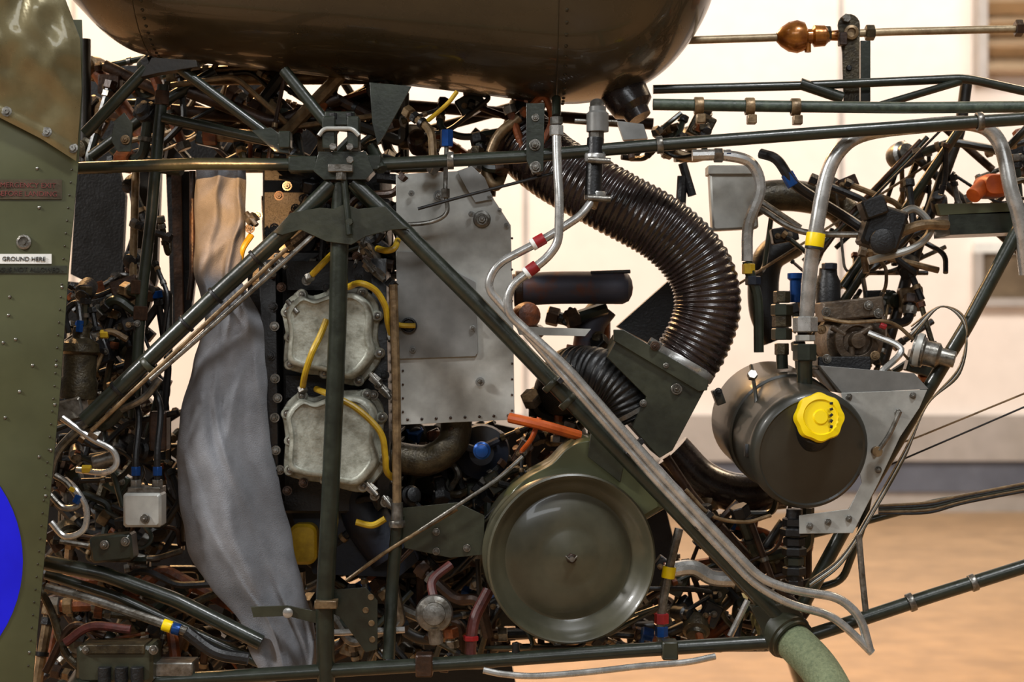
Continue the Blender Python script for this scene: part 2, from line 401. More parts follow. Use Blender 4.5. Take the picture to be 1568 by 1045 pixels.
b.plate([(385, 200), (415, 195), (440, 215), (442, 235), (420, 232)], -0.01, .02, 'frame'); b.bolt(432, 222, -.012, 4)
b.box((437, 215, -.005), (18, 26, .03), 'frame')
b.plate([(170, 215), (175, 185), (190, 172), (203, 190), (200, 232), (180, 232)], -0.01, .006, 'olive_dark'); b.bolt(192, 214, -.012, 5, 'tan')
b.plate([(600, 780), (700, 770), (742, 790), (740, 850), (690, 855), (620, 840)], .07, .004, 'olive_dark'); b.bolt(668, 815, .068, 4); b.bolt(715, 840, .068, 4); b.bolt(668, 845, .068, 4)
b.plate([(495, 905), (560, 900), (578, 920), (578, 995), (560, 1000), (520, 945), (495, 935)], .02, .004, 'frame')
for x, z in ((568, 915), (560, 935), (569, 955), (570, 980)): b.rev(P(x, z, .0195), (0, -1, 0), [(S(5), 0), (S(5), .001), (0, .0005)], 'tan', 12)
b.plate([(1150, 930), (1215, 925), (1245, 965), (1210, 1000), (1175, 985)], -0.01, .03, 'frame')
b.box((650, 1018, 0), (26, 34, .04), 'brown'); b.box((1025, 995, 0), (24, 28, .04), 'olive_dark')
b.cyl((790, 985, .0), (790, 1005, 0), 6, 'black')
b.done()
b = B('rear_truss', af)
RT = [
 ([(1000, 137, .15), (1235, 131, .15), (1480, 120, .15), (1580, 142, .15), (1650, 150, .15)], 7, 'frame'),
 ([(1000, 160, .05), (1200, 163, .05), (1380, 165, .05), (1640, 163, .05)], 9, 'frame_green'),
 ([(1225, 128, .15), (1290, 150, .15)], 9, 'frame'), ([(1335, 165, .1), (1470, 125, .15)], 6, 'frame'),
 ([(1475, 190, .2), (1400, 300, .25), (1280, 480, .3)], 7, 'frame'), ([(1420, 210, .3), (1330, 310, .3), (1230, 400, .3)], 4, 'frame'),
 ([(1480, 125, .3), (1470, 200, .3), (1390, 420, .3), (1350, 560, .3)], 9, 'frame_far'), ([(1380, 220, .35), (1500, 330, .35), (1600, 420, .35)], 7, 'frame_far'),
 ([(1440, 190, .3), (1520, 260, .3)], 6, 'brown'), ([(1340, 370, .3), (1290, 440, .3)], 8, 'frame'), ([(1210, 450, .3), (1300, 330, .3), (1410, 215, .3)], 4, 'brown'),
 ([(1240, 820, .2), (1320, 800, .2), (1430, 770, .2), (1600, 742, .2)], 6, 'frame'),
 ([(1240, 905, .15), (1290, 890, .15), (1320, 810, .1), (1330, 760, .1)], 6, 'frame'),
 ([(960, 1000, .25), (1110, 930, .25), (1200, 800, .25)], 8, 'frame_far'), ([(620, 820, .3), (780, 740, .3), (820, 650, .3)], 7, 'frame'),
 ([(1020, 700, .25), (1060, 760, .25), (1170, 880, .25)], 7, 'brown'),
 ([(130, 250, .3), (130, 60, .3)], 9, 'frame_far'), ([(160, 100, .3), (500, 260, .3)], 9, 'brown'), ([(330, 260, .3), (600, 120, .3)], 9, 'frame_far'), ([(255, 120, .25), (600, 118, .3)], 11, 'tan'), ([(250, 168, .25), (620, 200, .3)], 10, 'brown'),
 ([(140, 240, .2), (260, 150, .2), (330, 110, .2)], 9, 'frame'), ([(290, 140, .2), (420, 190, .2), (520, 150, .2)], 11, 'brown'), ([(330, 205, .3), (620, 150, .3)], 12, 'bronze'), ([(150, 110, .35), (240, 240, .35)], 12, 'rust'),
 ([(250, 130, .1), (243, 200, .1), (232, 330, .1), (215, 470, .1), (205, 640, .1)], 9, 'frame'), ([(208, 262, .2), (204, 400, .2), (205, 500, .2)], 6, 'tan'),
 ([(295, 262, .25), (295, 420, .25), (290, 460, .25)], 5, 'brown'), ([(600, 160, .35), (1000, 190, .35)], 9, 'brown'), ([(600, 215, .4), (800, 160, .4)], 8, 'frame_far'),
 ([(500, 880, .3), (640, 980, .3), (1000, 960, .35)], 9, 'frame_far'), ([(100, 1000, .3), (500, 960, .3)], 9, 'frame_far'),
 ([(610, 790, .05), (600, 900, .05), (595, 1010, .03)], 10, 'frame'),
]
for pts, r, k in RT: b.tube(pts, r, k, 20, 12)
for x, z, r, y in ((1070, 162, 13, .05), (1148, 163, 13, .05), (1218, 164, 13, .05)):
    b.band((x, z, y), (x+10, z, y), r, 14, 'tan'); b.box((x+3, z+20, y-.01), (14, 14, .02), 'tan')
for x, z in ((215, 480), (211, 440), (248, 150)): b.hexn((x, z, .1), (.05, 0, 1), 12, 22, 'brown')
b.done()
b = B('firewall_and_dark_backing', af)  # dark column panels, plus black sheets added to darken gaps between pipes
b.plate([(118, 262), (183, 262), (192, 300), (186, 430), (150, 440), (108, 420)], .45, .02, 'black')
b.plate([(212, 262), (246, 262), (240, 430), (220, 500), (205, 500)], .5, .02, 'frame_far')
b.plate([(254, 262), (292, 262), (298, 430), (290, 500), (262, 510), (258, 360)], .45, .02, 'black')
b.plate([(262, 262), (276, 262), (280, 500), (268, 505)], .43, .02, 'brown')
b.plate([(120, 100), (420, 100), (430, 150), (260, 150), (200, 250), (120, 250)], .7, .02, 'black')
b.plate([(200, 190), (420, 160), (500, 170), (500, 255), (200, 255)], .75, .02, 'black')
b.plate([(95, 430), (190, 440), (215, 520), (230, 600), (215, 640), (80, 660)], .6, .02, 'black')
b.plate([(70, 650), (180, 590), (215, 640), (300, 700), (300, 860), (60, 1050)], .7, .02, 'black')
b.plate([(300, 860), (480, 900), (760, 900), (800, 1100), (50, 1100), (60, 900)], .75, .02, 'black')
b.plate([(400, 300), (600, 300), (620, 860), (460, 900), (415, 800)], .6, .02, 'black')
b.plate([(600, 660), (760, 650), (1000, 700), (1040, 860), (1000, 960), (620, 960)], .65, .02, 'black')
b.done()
b = B('skid_gear_cross_tube', af)
p0 = P(1207, 975, 0.0); p1 = P(1262, 1030, -.08)
b.sweep(fillet([P(1150, 930, .6), p0, p1, Vector((0.62, -0.42, 0.35)), Vector((0.64, -0.5, 0.09))], .08, 8), .034, 'seafoam', 24)
b.rev(p0, p1-p0, [(.03, -.03), (.042, -.028), (.043, .004), (.039, .006), (.039, .012), (.034, .013)], 'olive_dark', 32)
b.sweep(fillet([P(1150, 930, .6), Vector((.6, .8, .62)), Vector((.77, 1.3, .25)), Vector((.77, 1.4, .09))], .1, 8), .03, 'frame', 16)
for y in (-.5, 1.4): b.sweep(fillet([Vector((-1.9, y, .2)), Vector((-1.6, y, .045)), Vector((1.6, y, .045))], .2, 8), .044, 'seafoam', 16)
b.sweep(fillet([Vector((-.75, 1.4, .09)), Vector((-.75, 1.3, .4)), Vector((-.75, .9, .6)), Vector((-.75, 0, .6)), Vector((-.75, -.42, .35)), Vector((-.75, -.5, .09))], .08, 8), .034, 'frame', 16)
b.done()
# ---------------------------------------------------------------- engine
en = empty('piston_engine')
b = B('crankcase', en, 0.001)
b.pillow(rrect(412, 395, 600, 765, 12), [(1.0, .45), (1.0, .17), (.98, .165)], 'black')
for i in range(24):
    z = 400+i*15.2; b.plate([(404, z), (614, z), (614, z+5), (404, z+5)], .18, .25, 'cast')
b.plate([(436, 755), (600, 765), (640, 860), (610, 885), (480, 880), (450, 800)], .2, .25, 'blue_dk')
b.pillow(rrect(447, 800, 488, 862, 14), [(1, .2), (1, .17), (.85, .165)], 'yellow_wire')
b.pillow(rrect(430, 268, 600, 380, 10), [(1.0, .45), (1, .2), (.96, .19)], 'cast')
b.pillow([(410, 405), (436, 400), (440, 765), (424, 760)], [(1, .2), (1, .085), (.95, .08)], 'black')
b.pillow([(575, 400), (598, 400), (604, 760), (585, 775)], [(1, .2), (1, .095), (.95, .09)], 'black')
b.plate([(436, 400), (580, 400), (580, 445), (440, 445)], .12, .1, 'black'); b.plate([(437, 575), (590, 575), (590, 610), (437, 610)], .12, .1, 'cast')
b.plate([(608, 655), (700, 650), (760, 700), (740, 760), (660, 770), (612, 740)], .35, .2, 'black')
b.tube([(545, 700, .22), (560, 790, .2), (600, 850, .2)], 36, 'blue_dk', smooth=True, seg=20)
b.done()
b = B('cylinder_head_bolts', en)
for (x, z) in [(418, 420), (432, 440), (418, 470), (420, 500), (415, 545), (420, 580), (425, 610), (420, 640), (422, 690), (428, 720), (440, 752), (465, 740), (590, 575), (566, 410), (545, 393), (578, 590), (575, 760), (590, 770), (574, 605), (428, 300), (440, 285), (395, 330), (382, 350), (470, 430), (500, 440), (550, 425)]:
    b.bolt(x+rng.uniform(-2, 2), z, .078, 5, rng.choice(['steel', 'cast', 'steel', 'brown']))
for (x, z, a) in [(565, 408, 1), (580, 420, 1), (575, 582, 1), (590, 600, 1), (560, 382, 0), (570, 750, 1), (595, 770, 1), (430, 400, 1), (412, 412, 0), (448, 470, 0), (385, 335, 0)]:
    b.hexn((x, z, .06), (1, -.4, -.8 if a else .6), 8, 16, 'steel'); b.cyl((x-8, z-9, .06), (x+8, z+10, .05), 4, 'steel')
b.done()
for nm, (x0, z0, x1, z1) in (('upper_valve_cover', (437, 447, 583, 586)), ('lower_valve_cover', (437, 602, 590, 748))):
    b = B(nm, en)
    k = [(x0+8, z0+14), (x0+24, z0+2), (x0+46, z0+8), (x0+72, z0), (x1-48, z0-3), (x1-26, z0-1), (x1-8, z0+14), (x1-2, z0+36), (x1-5, (z0+z1)/2), (x1+1, z1-44), (x1-9, z1-22), (x1-32, z1), (x1-56, z1-1), (x0+60, z1-12), (x0+30, z1-16), (x0+5, z1-26), (x0+3, z1-50), (x0+5, (z0+z1)/2), (x0+3, z0+50), (x0, z0+30)]
    kk = catmull([Vector((p[0], p[1], 0)) for p in k+[k[0]]], 4)[:-1]; poly = [(v.x, v.y) for v in kk]
    b.pillow(poly, [(1.03, .11), (1.03, .083), (1.01, .080), (.93, .080), (.915, .076), (.9, .058), (.885, .052), (.86, .049), (.82, .0475), (.79, .0475), (.775, .051), (.75, .052), (.3, .050)], 'cover')
    xm = (x0+x1)/2
    for p in (k[1], k[5], k[7], k[11], k[13], k[15], k[17], k[19], k[9], k[3]):
        cx, cz = xm, (z0+z1)/2; q = (p[0]+(cx-p[0])*.04, p[1]+(cz-p[1])*.04)
        b.rev(P(q[0], q[1], .085), (0, -1, 0), [(S(9), 0), (S(9), .012), (S(7), .015), (0, .015)], 'cover', 14); b.bolt(q[0], q[1], .07, 4, 'steel')
    b.done(50)
b = B('ignition_leads', en)
for pts in ([(578, 381, .08), (592, 384, .05), (604, 380, .05), (609, 368, .07)], [(510, 388, .08), (495, 403, .05), (474, 425, .06)],
            [(532, 440, .05), (552, 434, .02), (575, 445, .03), (590, 470, .04), (594, 495, .05), (600, 515, .07)],
            [(500, 490, .04), (490, 515, .03), (478, 540, .02), (468, 570, .03), (463, 595, .06)],
            [(484, 596, .06), (505, 605, .03), (540, 622, .03), (568, 645, .03), (585, 668, .03), (590, 700, .04), (592, 722, .05), (604, 735, .07)],
            [(385, 360, .09), (372, 380, .08), (366, 400, .09), (350, 410, .1)], [(545, 800, .1), (570, 805, .1), (590, 795, .1)]):
    b.tube(pts, 5, 'yellow_wire', smooth=True)
for p in ((463, 597, .06), (600, 517, .07), (474, 425, .06), (604, 735, .07)): b.hexn(p, (0.4, -.4, -1), 8, 10, 'steel')
b.done()
b = B('push_rod_tube', en)
b.tube([(602, 436, .04), (607, 600, .04), (608, 805, .04)], 7, 'tan'); b.tube([(595, 440, .06), (604, 430, .06)], 9, 'cast')
b.band((608, 803, .04), (608, 810, .04), 12, 10, 'steel'); b.cyl((608, 770, .04), (608, 800, .04), 9, 'steel')
b.done()
b = B('cooling_baffle', en, 0.0005)
b.plate([(606, 268), (640, 265), (700, 262), (720, 256), (742, 275), (756, 305), (782, 345), (786, 500), (788, 643), (614, 651), (608, 430)], .1, .003, 'alu')
b.plate([(606, 385), (640, 386), (728, 432), (732, 540), (728, 546), (610, 550)], .094, .003, 'alu_dk')
b.plate([(700, 262), (722, 254), (742, 272), (756, 305), (728, 310), (715, 290)], .092, .004, 'alu_dk')
b.rev(P(738, 336, .098), (0, -1, 0), [(S(14), 0), (S(13), .003), (S(9), .004), (S(8), .012), (0, .012)], 'steel', 24); b.bolt(738, 336, .085, 6)
b.rev(P(626, 499, .092), (0, -1, 0), [(S(13), 0), (S(13), .004), (S(10), .005), (S(9), .001), (0, .001)], 'black', 24); b.tube([(604, 495, .085), (615, 499, .08), (636, 499, .085)], 4, 'yellow_wire')
for x, z, r in ((722, 328, 4), (735, 585, 6), (724, 503, 4), (632, 536, 4), (630, 296, 4), (765, 322, 3), (750, 300, 3), (775, 345, 3), (672, 300, 7)): b.bolt(x, z, .09, r*.8, 'steel', 'alu_dk')
for i in range(8): b.rivet(P(624+i*22, 643-i*.9, .099), (0, -1, 0), S(2.5), 'brown')
for i in range(12): b.rivet(P(784, 365+i*24, .099), (0, -1, 0), S(2), 'brown'); b.rivet(P(617, 400+i*21, .099), (0, -1, 0), S(2), 'brown')
b.done()
b = B('exhaust_and_pipes', en)
b.tube([(786, 445, .25), (850, 441, .25), (945, 441, .22)], 25, 'exhaust', smooth=True, seg=24); b.rev(P(945, 441, .22), (1, -.1, 0), [(S(27), -.005), (S(27), .01), (S(22), .022), (S(12), .028), (0, .03)], 'exhaust', 24)
b.cyl((905, 418, .22), (965, 416, .2), 3, 'cast'); b.band((795, 445, .25), (800, 445, .25), 29, 12, 'brown')
b.tube([(925, 470, .3), (905, 500, .3), (895, 560, .3)], 22, 'exhaust', smooth=True, seg=16)
b.tube([(600, 700, .15), (655, 705, .15), (692, 680, .15), (700, 640, .17)], 24, 'bronze', smooth=True, seg=20)
b.tube([(808, 175, .18), (775, 205, .18), (752, 245, .18), (746, 300, .18)], 13, 'brown', smooth=True, seg=16)
b.tube([(795, 180, .15), (762, 210, .15), (745, 262, .15), (760, 285, .15), (775, 250, .2)], 8, 'tan', smooth=True, seg=16)
b.tube([(806, 160, .3), (790, 235, .3), (830, 275, .25)], 26, 'black', smooth=True, seg=20)
b.tube([(780, 640, .1), (832, 652, .08), (888, 668, .1)], 8, 'orange', smooth=True); b.tube([(826, 640, .1), (815, 670, .1), (800, 690, .12)], 4, 'orange', smooth=True)
b.rev(P(808, 483, .15), (0.3, -1, .1), [(S(22), -.02), (S(22), .0), (S(18), .012), (S(6), .016), (0, .016)], 'rust', 20)
b.plate([(790, 500), (905, 504), (896, 515), (795, 513)], .12, .04, 'alu')
b.plate([(945, 500), (1030, 425), (1050, 470), (1020, 540)], .3, .05, 'black')
b.tube([(1310, 345, .4), (1270, 310, .4), (1180, 300, .4), (1120, 330, .4)], 24, 'bronze', smooth=True, seg=18)
b.tube([(1215, 370, .45), (1175, 400, .45), (1170, 470, .45), (1190, 520, .45)], 24, 'black', smooth=True, seg=18)
b.tube([(1030, 690, .35), (1075, 735, .35), (1130, 755, .35), (1200, 750, .35)], 30, 'rubber', smooth=True, seg=20)
b.rev(P(738, 690, .1), (0, -1, .0), [(S(14), 0), (S(14), .01), (S(11), .012), (S(10), .025), (S(5), .027), (0, .027)], 'blue', 24)
b.rev(P(738, 692, .24), (0, -1, .0), [(S(46), .0), (S(44), .03), (S(34), .035), (S(20), .05), (0, .05)], 'blue_dk', 32)
b.rev(P(665, 940, .0), (0, -1, .1), [(S(20), -.05), (S(22), -.01), (S(28), -.008), (S(29), .0), (S(27), .01), (S(18), .014), (S(17), .02), (S(8), .022), (0, .022)], 'steel', 28)
b.cyl((665, 960, -.005), (668, 985, 0), 11, 'steel'); b.tube([(665, 920, .02), (662, 890, .04), (690, 865, .06)], 7, 'redhose', smooth=True)
b.tube([(748, 905, .05), (728, 945, .03), (722, 975, .02), (720, 1002, .02)], 9, 'redhose', smooth=True); b.hexn((721, 978, .02), (0, 0, 1), 12, 8, 'red')
b.tube([(1020, 875, .15), (1060, 870, .15), (1090, 885, .15), (1125, 888, .15)], 12, 'pipe', smooth=True)
b.done()
# intake: filter, ducts, hoses
fl = empty('air_intake_filter')
b = B('filter_bowl', fl)
c = P(875, 856, .0); ax = (0.17, -1, -.03)
s_ = lambda r: S(r)
b.rev(c, ax, [(s_(100), -.16), (s_(118), -.155), (s_(124), -.145), (s_(125), -.09), (s_(127), -.088), (s_(127), -.08), (s_(125), -.078), (s_(125), -.02), (s_(128), -.008), (s_(131.5), 0), (s_(131), .006), (s_(128), .008), (s_(124), .004), (s_(120), -.006), (s_(112), -.014), (s_(104), -.022), (s_(99), -.028), (s_(95), -.027), (s_(88), -.022), (s_(70), -.016), (s_(50), -.012), (s_(44), -.0125), (s_(40), -.0105), (s_(18), -.007), (s_(12), -.005), (0, -.005)], 'dish', 96)
b.hexn(c+Vector((0, .003, 0)), ax, 8, 9, 'brown'); b.cyl(c+Vector((0, .002, 0)), c+Vector((.001, -.012, 0)), 4, 'steel'); b.tube([(866, 852, -.004), (876, 862, -.006), (884, 852, -.004)], 1.6, 'steel')
b.done(50)
b = B('intake_duct', fl, 0.002)
neck = catmull([Vector((x, z, 0)) for x, z in [(762, 770), (778, 742), (805, 720), (838, 702), (862, 678), (890, 665), (925, 667), (958, 690), (992, 722), (1010, 770)]], 4)
b.pillow([(v.x, v.y) for v in neck]+[(960, 800), (800, 800)], [(1, .2), (1, .09), (.985, .07), (.95, .058), (.9, .052)], 'olive')
b.plate([(948, 512), (1083, 590), (1030, 690), (1010, 702), (968, 655), (990, 608), (930, 548)], .04, .2, 'olive_dark')
b.plate([(940, 505), (955, 505), (1085, 583), (1083, 598), (1070, 600), (940, 522)], .03, .02, 'olive_dark')
b.bolt(1036, 596, .038, 6); b.bolt(985, 618, .038, 4); b.bolt(1020, 560, .028, 3); b.bolt(1003, 530, .025, 5, 'brown')
b.plate([(905, 662), (960, 690), (950, 740), (900, 700)], .035, .01, 'olive_dark')
b.done()
hs = empty('corrugated_air_hose')
def hose(name, pts, r, pitch, k, par):
    W = catmull([V3(p) for p in pts], 60)
    L = [0]
    for a, c_ in zip(W, W[1:]): L.append(L[-1]+(c_-a).length)
    tot = L[-1]; n = int(tot/pitch*8); out = []; j = 0
    for i in range(n+1):
        t = tot*i/n
        while j < len(L)-2 and L[j+1] < t: j += 1
        f = (t-L[j])/max(1e-9, L[j+1]-L[j]); out.append(W[j].lerp(W[j+1], f))
    rs = [S(r, out[i].y)*(1+0.05*(abs(math.cos(math.pi*i/8))**1.5)-0.03+.008*noise.noise(Vector((i*.07, 0, 0)))) for i in range(n+1)]
    bb = B(name, par); bb.sweep(out, rs, k, 40); bb.done(80)
hose('main_hose', [(800, 215, .22), (850, 258, .17), (935, 306, .13), (1020, 355, .12), (1070, 410, .12), (1083, 470, .12), (1066, 525, .12), (1040, 565, .12)], 51, .0112, 'rubber', hs)
b = B('hose_clamp', hs)
b.rev(P(1043, 556, .12), P(1040, 565, .12)-P(1062, 526, .12), [(S(52, .12), -.009), (S(54, .12), -.009), (S(55, .12), -.006), (S(55, .12), .006), (S(54, .12), .009), (S(52, .12), .009)], 'pipe', 48)
b.hexn((1002, 528, .06), (1, 0, -.6), 8, 20, 'steel'); b.done()
h2 = empty('carburettor_air_hose')
hose('short_hose', [(860, 600, .3), (875, 575, .18), (915, 575, .13), (955, 600, .11), (975, 640, .11)], 42, .0095, 'black', h2)
b = B('short_hose_clamp', h2)
b.rev(P(972, 628, .11), P(975, 640, .11)-P(955, 605, .11), [(S(43, .11), -.004), (S(45.5, .11), -.004), (S(45.5, .11), .004), (S(43, .11), .004)], 'steel', 40); b.done()
# ---------------------------------------------------------------- oil tank
ot = empty('oil_tank')
b = B('oil_tank_shell', ot)
c0 = P(1243, 692, .0); c1 = P(1168, 634, .24); ax = (c0-c1).normalized(); Ln = (c0-c1).length; r = S(92)
b.rev(c1, ax, [(0, -.012), (r*.6, -.008), (r*.92, -.002), (r*1.0, .012), (r, Ln*.42), (r*1.035, Ln*.43), (r*1.035, Ln*.5), (r*1.0, Ln*.51), (r, Ln-.03), (r*1.02, Ln-.026), (r*1.02, Ln-.008), (r*.99, Ln-.001), (r*.93, Ln+.003), (r*.9, Ln+.001), (r*.6, Ln+.006), (r*.3, Ln+.008), (0, Ln+.009)], 'oiltank', 80)
b.cyl((1243, 665, .0), (1248, 655, -.03), 29, 'black', 27, 32)
b.rev(P(1254, 640, -.04), (0.05, -1, .12), [(S(30), -.014), (S(36), -.012), (S(37), .006), (S(35), .014), (S(27), .016), (S(25), .013), (S(12), .013), (S(10), .016), (0, .016)], 'yellow', 96, lambda a, rr: 1+0.035*math.cos(8*a) if rr > S(29) else 1)
for i in range(5): b.box((1273, 618+i*9, -.06), (5, 4, .002), 'text_dark', rot=i*20)
b.tube([(1150, 560, .12), (1158, 610, .05), (1160, 680, .03)], 3, 'oiltank')
b.box((1100, 608, .12), (14, 24, .03), 'oiltank', 20); b.bolt(1100, 600, .1, 4, 'cast'); b.hexn((1152, 575, .06), (0, -1, .5), 8, 10, 'steel')
b.box((1146, 690, .02), (12, 20, .02), 'black')
b.done(40)
b = B('oil_tank_bracket', ot, .0006)
b.plate([(1288, 602), (1420, 597), (1408, 625), (1378, 670), (1345, 740), (1306, 817), (1224, 818), (1224, 790), (1300, 780), (1320, 740)], .03, .003, 'alu')
b.plate([(1255, 560), (1400, 572), (1422, 596), (1290, 603)], .032, .15, 'alu_dk')
for x, z in ((1375, 632), (1300, 608), (1340, 692), (1398, 606), (1345, 720), (1268, 800), (1240, 806), (1300, 795)): b.bolt(x, z, .028, 3.5, 'steel')
b.tube([(1378, 630, .0), (1362, 665, 0), (1345, 690, .0)], 4, 'steel', smooth=True)
b.rev(P(1343, 692, .0), (0, -1, 0), [(S(8), -.01), (S(8), .004), (0, .004)], 'tan', 20)
b.done()
b = B('oil_lines', ot)
b.tube([(1234, 505, .05), (1240, 420, .04), (1250, 350, .03), (1266, 270, .03), (1288, 228, .03), (1325, 205, .05), (1400, 194, .06), (1490, 190, .06), (1530, 218, .06), (1548, 290, .05), (1562, 340, .05), (1572, 420, .06)], 11.5, 'pipe', smooth=True, seg=20)
b.band((1248, 368, .03), (1250, 355, .03), 14, 22, 'yellow')
b.band((1247, 380, .029), (1249, 367, .029), 14.3, 4, 'text_dark')
b.hexn((1233, 497, .05), (0, 0, 1), 19, 24, 'pipe'); b.hexn((1233, 518, .05), (0, 0, 1), 15, 10, 'alu'); b.hexn((1232, 540, .05), (0, 0, 1), 18, 26, 'frame'); b.cyl((1232, 550, .05), (1232, 600, .06), 12, 'frame')
for z, r, k in ((455, 13, 'bronze'), (475, 17, 'frame'), (492, 15, 'bronze'), (512, 16, 'frame'), (535, 11, 'bronze')): b.hexn((1197, z, .12), (0, 0, 1), r, 18, k)
b.cyl((1197, 540, .12), (1198, 565, .12), 9, 'frame')
for z, r, k in ((800, 18, 'black'), (815, 22, 'black'), (830, 17, 'black'), (845, 19, 'black'), (860, 15, 'frame'), (875, 18, 'black'), (895, 14, 'black')): b.hexn((1216, z, .06), (0, 0, 1), r, 13, k)
b.cyl((1216, 780, .06), (1216, 910, .06), 12, 'black')
b.done()
# accessories (magneto / pump on the right)
mk('magneto', (116, 100, 82), 0.4, 0.3, (70, 58, 46), 50, 0.4)
mg = empty('accessory_pump')
b = B('pump_body', mg, .0008)
b.rev(P(1304, 522, .12), (0.1, -1, .0), [(S(42), -.08), (S(48), 0), (S(46), .02), (S(38), .028), (S(36), .036), (S(24), .038), (S(22), .03), (S(14), .03), (S(12), .044), (0, .044)], 'magneto', 36)
for i in range(3):
    a = math.radians(90+i*120); b.cyl(P(1304+12*math.cos(a), 519+12*math.sin(a), .085), P(1304+36*math.cos(a), 519+36*math.sin(a), .085), 5, 'magneto')
b.box((1300, 474, .12), (92, 30, .09), 'magneto', 6); b.rev(P(1345, 500, .12), (1, -.2, .1), [(0, -.02), (S(24), -.02), (S(24), .01), (S(14), .014), (0, .014)], 'magneto', 24); b.box((1285, 556, .12), (80, 20, .1), 'cast')
b.rev(P(1268, 432, .16), (0, 0, 1), [(S(20), -.04), (S(20), 0), (S(15), .012), (S(14), .026), (0, .026)], 'black', 24); b.hexn((1270, 408, .15), (0, 0, 1), 12, 10, 'blue_dk')
b.rev(P(1218, 430, .14), (0, 0, 1), [(S(9), -.04), (S(9), 0), (S(13), .004), (S(13), .014), (0, .014)], 'blue', 18)
for x, z in ((1265, 478), (1330, 468), (1266, 550), (1340, 545), (1345, 480), (1258, 505)): b.bolt(x, z, .07, 5, rng.choice(['steel', 'tan']))
b.tube([(1260, 487, .06), (1300, 494, .05), (1350, 492, .05), (1375, 500, .06), (1398, 520, .06)], 3, 'tan', smooth=True); b.hexn((1352, 500, .05), (1, 0, -.4), 5, 10, 'red')
b.done()
b = B('electrical_units', mg, .0008)
b.box((1122, 305, .2), (70, 95, .04), 'alu', 3); b.box((1120, 262, .2), (76, 14, .05), 'alu')
b.box((1350, 350, .1), (58, 66, .06), 'black', -18); b.box((1336, 318, .08), (36, 30, .05), 'black', 20); b.rev(P(1350, 370, .07), (0, -1, 0), [(S(20), 0), (S(20), .012), (S(14), .016), (0, .016)], 'cast', 24)
b.plate([(1452, 328), (1570, 322), (1580, 355), (1455, 360)], .1, .12, 'frame'); b.plate([(1435, 312), (1590, 310), (1590, 326), (1440, 330)], .1, .02, 'olive')
b.pillow(rrect(1490, 270, 1535, 305, 14), [(1, .15), (1, .1), (.8, .08)], 'orange'); b.cyl((1505, 285, .1), (1490, 300, .08), 12, 'orange')
b.rev(P(1415, 540, .06), (1, -.35, -.25), [(S(24), -.02), (S(24), .0), (S(20), .002), (S(20), .025), (S(14), .03), (S(13), .055), (0, .056)], 'steel', 28)
b.rev(P(1415, 538, .055), (1, -.35, -.25), [(S(26), -.015), (S(27), -.01), (S(26), -.004)], 'alu', 28)
b.done()
b = B('pylon_damper', af)
b.rev(P(955, 140, .14), (.55, -.25, -1), [(0, -.03), (S(36), -.03), (S(38), 0), (S(34), .035), (S(22), .045), (S(20), .06), (0, .06)], 'rubber', 28); b.plate([(945, 185), (985, 190), (992, 212), (955, 214)], .05, .02, 'alu_dk')
b.done()
# ---------------------------------------------------------------- aluminium lines
al = empty('aluminium_fuel_lines')
b = B('line_pair', al)
b.tube([(852, 195, -.02), (853, 250, -.03), (857, 310, -.04), (855, 372, -.04), (838, 395, -.04), (780, 440, -.045), (775, 478, -.045), (870, 565, -.045), (1020, 735, -.045), (1165, 888, -.045), (1215, 905, -.04), (1285, 915, -.03), (1318, 945, -.03), (1332, 998, -.03)], 7, 'pipe', 26, 14)
b.tube([(905, 310, -.02), (890, 330, -.03), (838, 364, -.035), (760, 405, -.04), (744, 440, -.04), (790, 492, -.04), (862, 575, -.04), (1010, 742, -.04), (1155, 895, -.04), (1205, 925, -.035), (1270, 942, -.03), (1300, 965, -.03), (1335, 1000, -.03)], 6.5, 'pipe', 26, 14)
for p, q in (((826, 369, -.036), (812, 377, -.036)), ((815, 412, -.043), (803, 421, -.043))):
    b.band(p, q, 9, 18, 'red'); d = (V3(q)-V3(p)).normalized(); b.band(V3(p)+d*.012, V3(q)+d*.05, 9.3, 6, 'white')
for t in (0.0, .35, .7):
    x = 870+t*300; z = 568+t*318; b.box((x-3, z+6, -.03), (34, 9, .03), 'black', 45)
b.hexn((852, 200, -.02), (0, 0, 1), 11, 16, 'pipe')
b.done()
b = B('fuel_selector_hose', al)
b.rev(P(915, 186, .0), (0, 0, 1), [(0, -.018), (S(17), -.018), (S(17), .014), (S(13), .018), (S(13), .026), (0, .026)], 'alu_dk', 28)
b.cyl((914, 160, .02), (914, 172, .0), 11, 'steel'); b.hexn((913, 208, 0), (0, 0, 1), 12, 18, 'steel'); b.cyl((912, 212, 0), (908, 300, -.01), 13, 'black'); b.cyl((880, 185, 0), (945, 187, 0), 3.5, 'steel')
for z in (242, 300):
    b.band((911, z, -.005), (911, z+9, -.005), 16, 12, 'pipe'); b.cyl((900, z+3, -.025), (935, z+5, -.025), 5, 'steel')
b.hexn((906, 312, -.015), (.3, 0, 1), 10, 14, 'tan')
b.done()
b = B('secondary_lines', al)
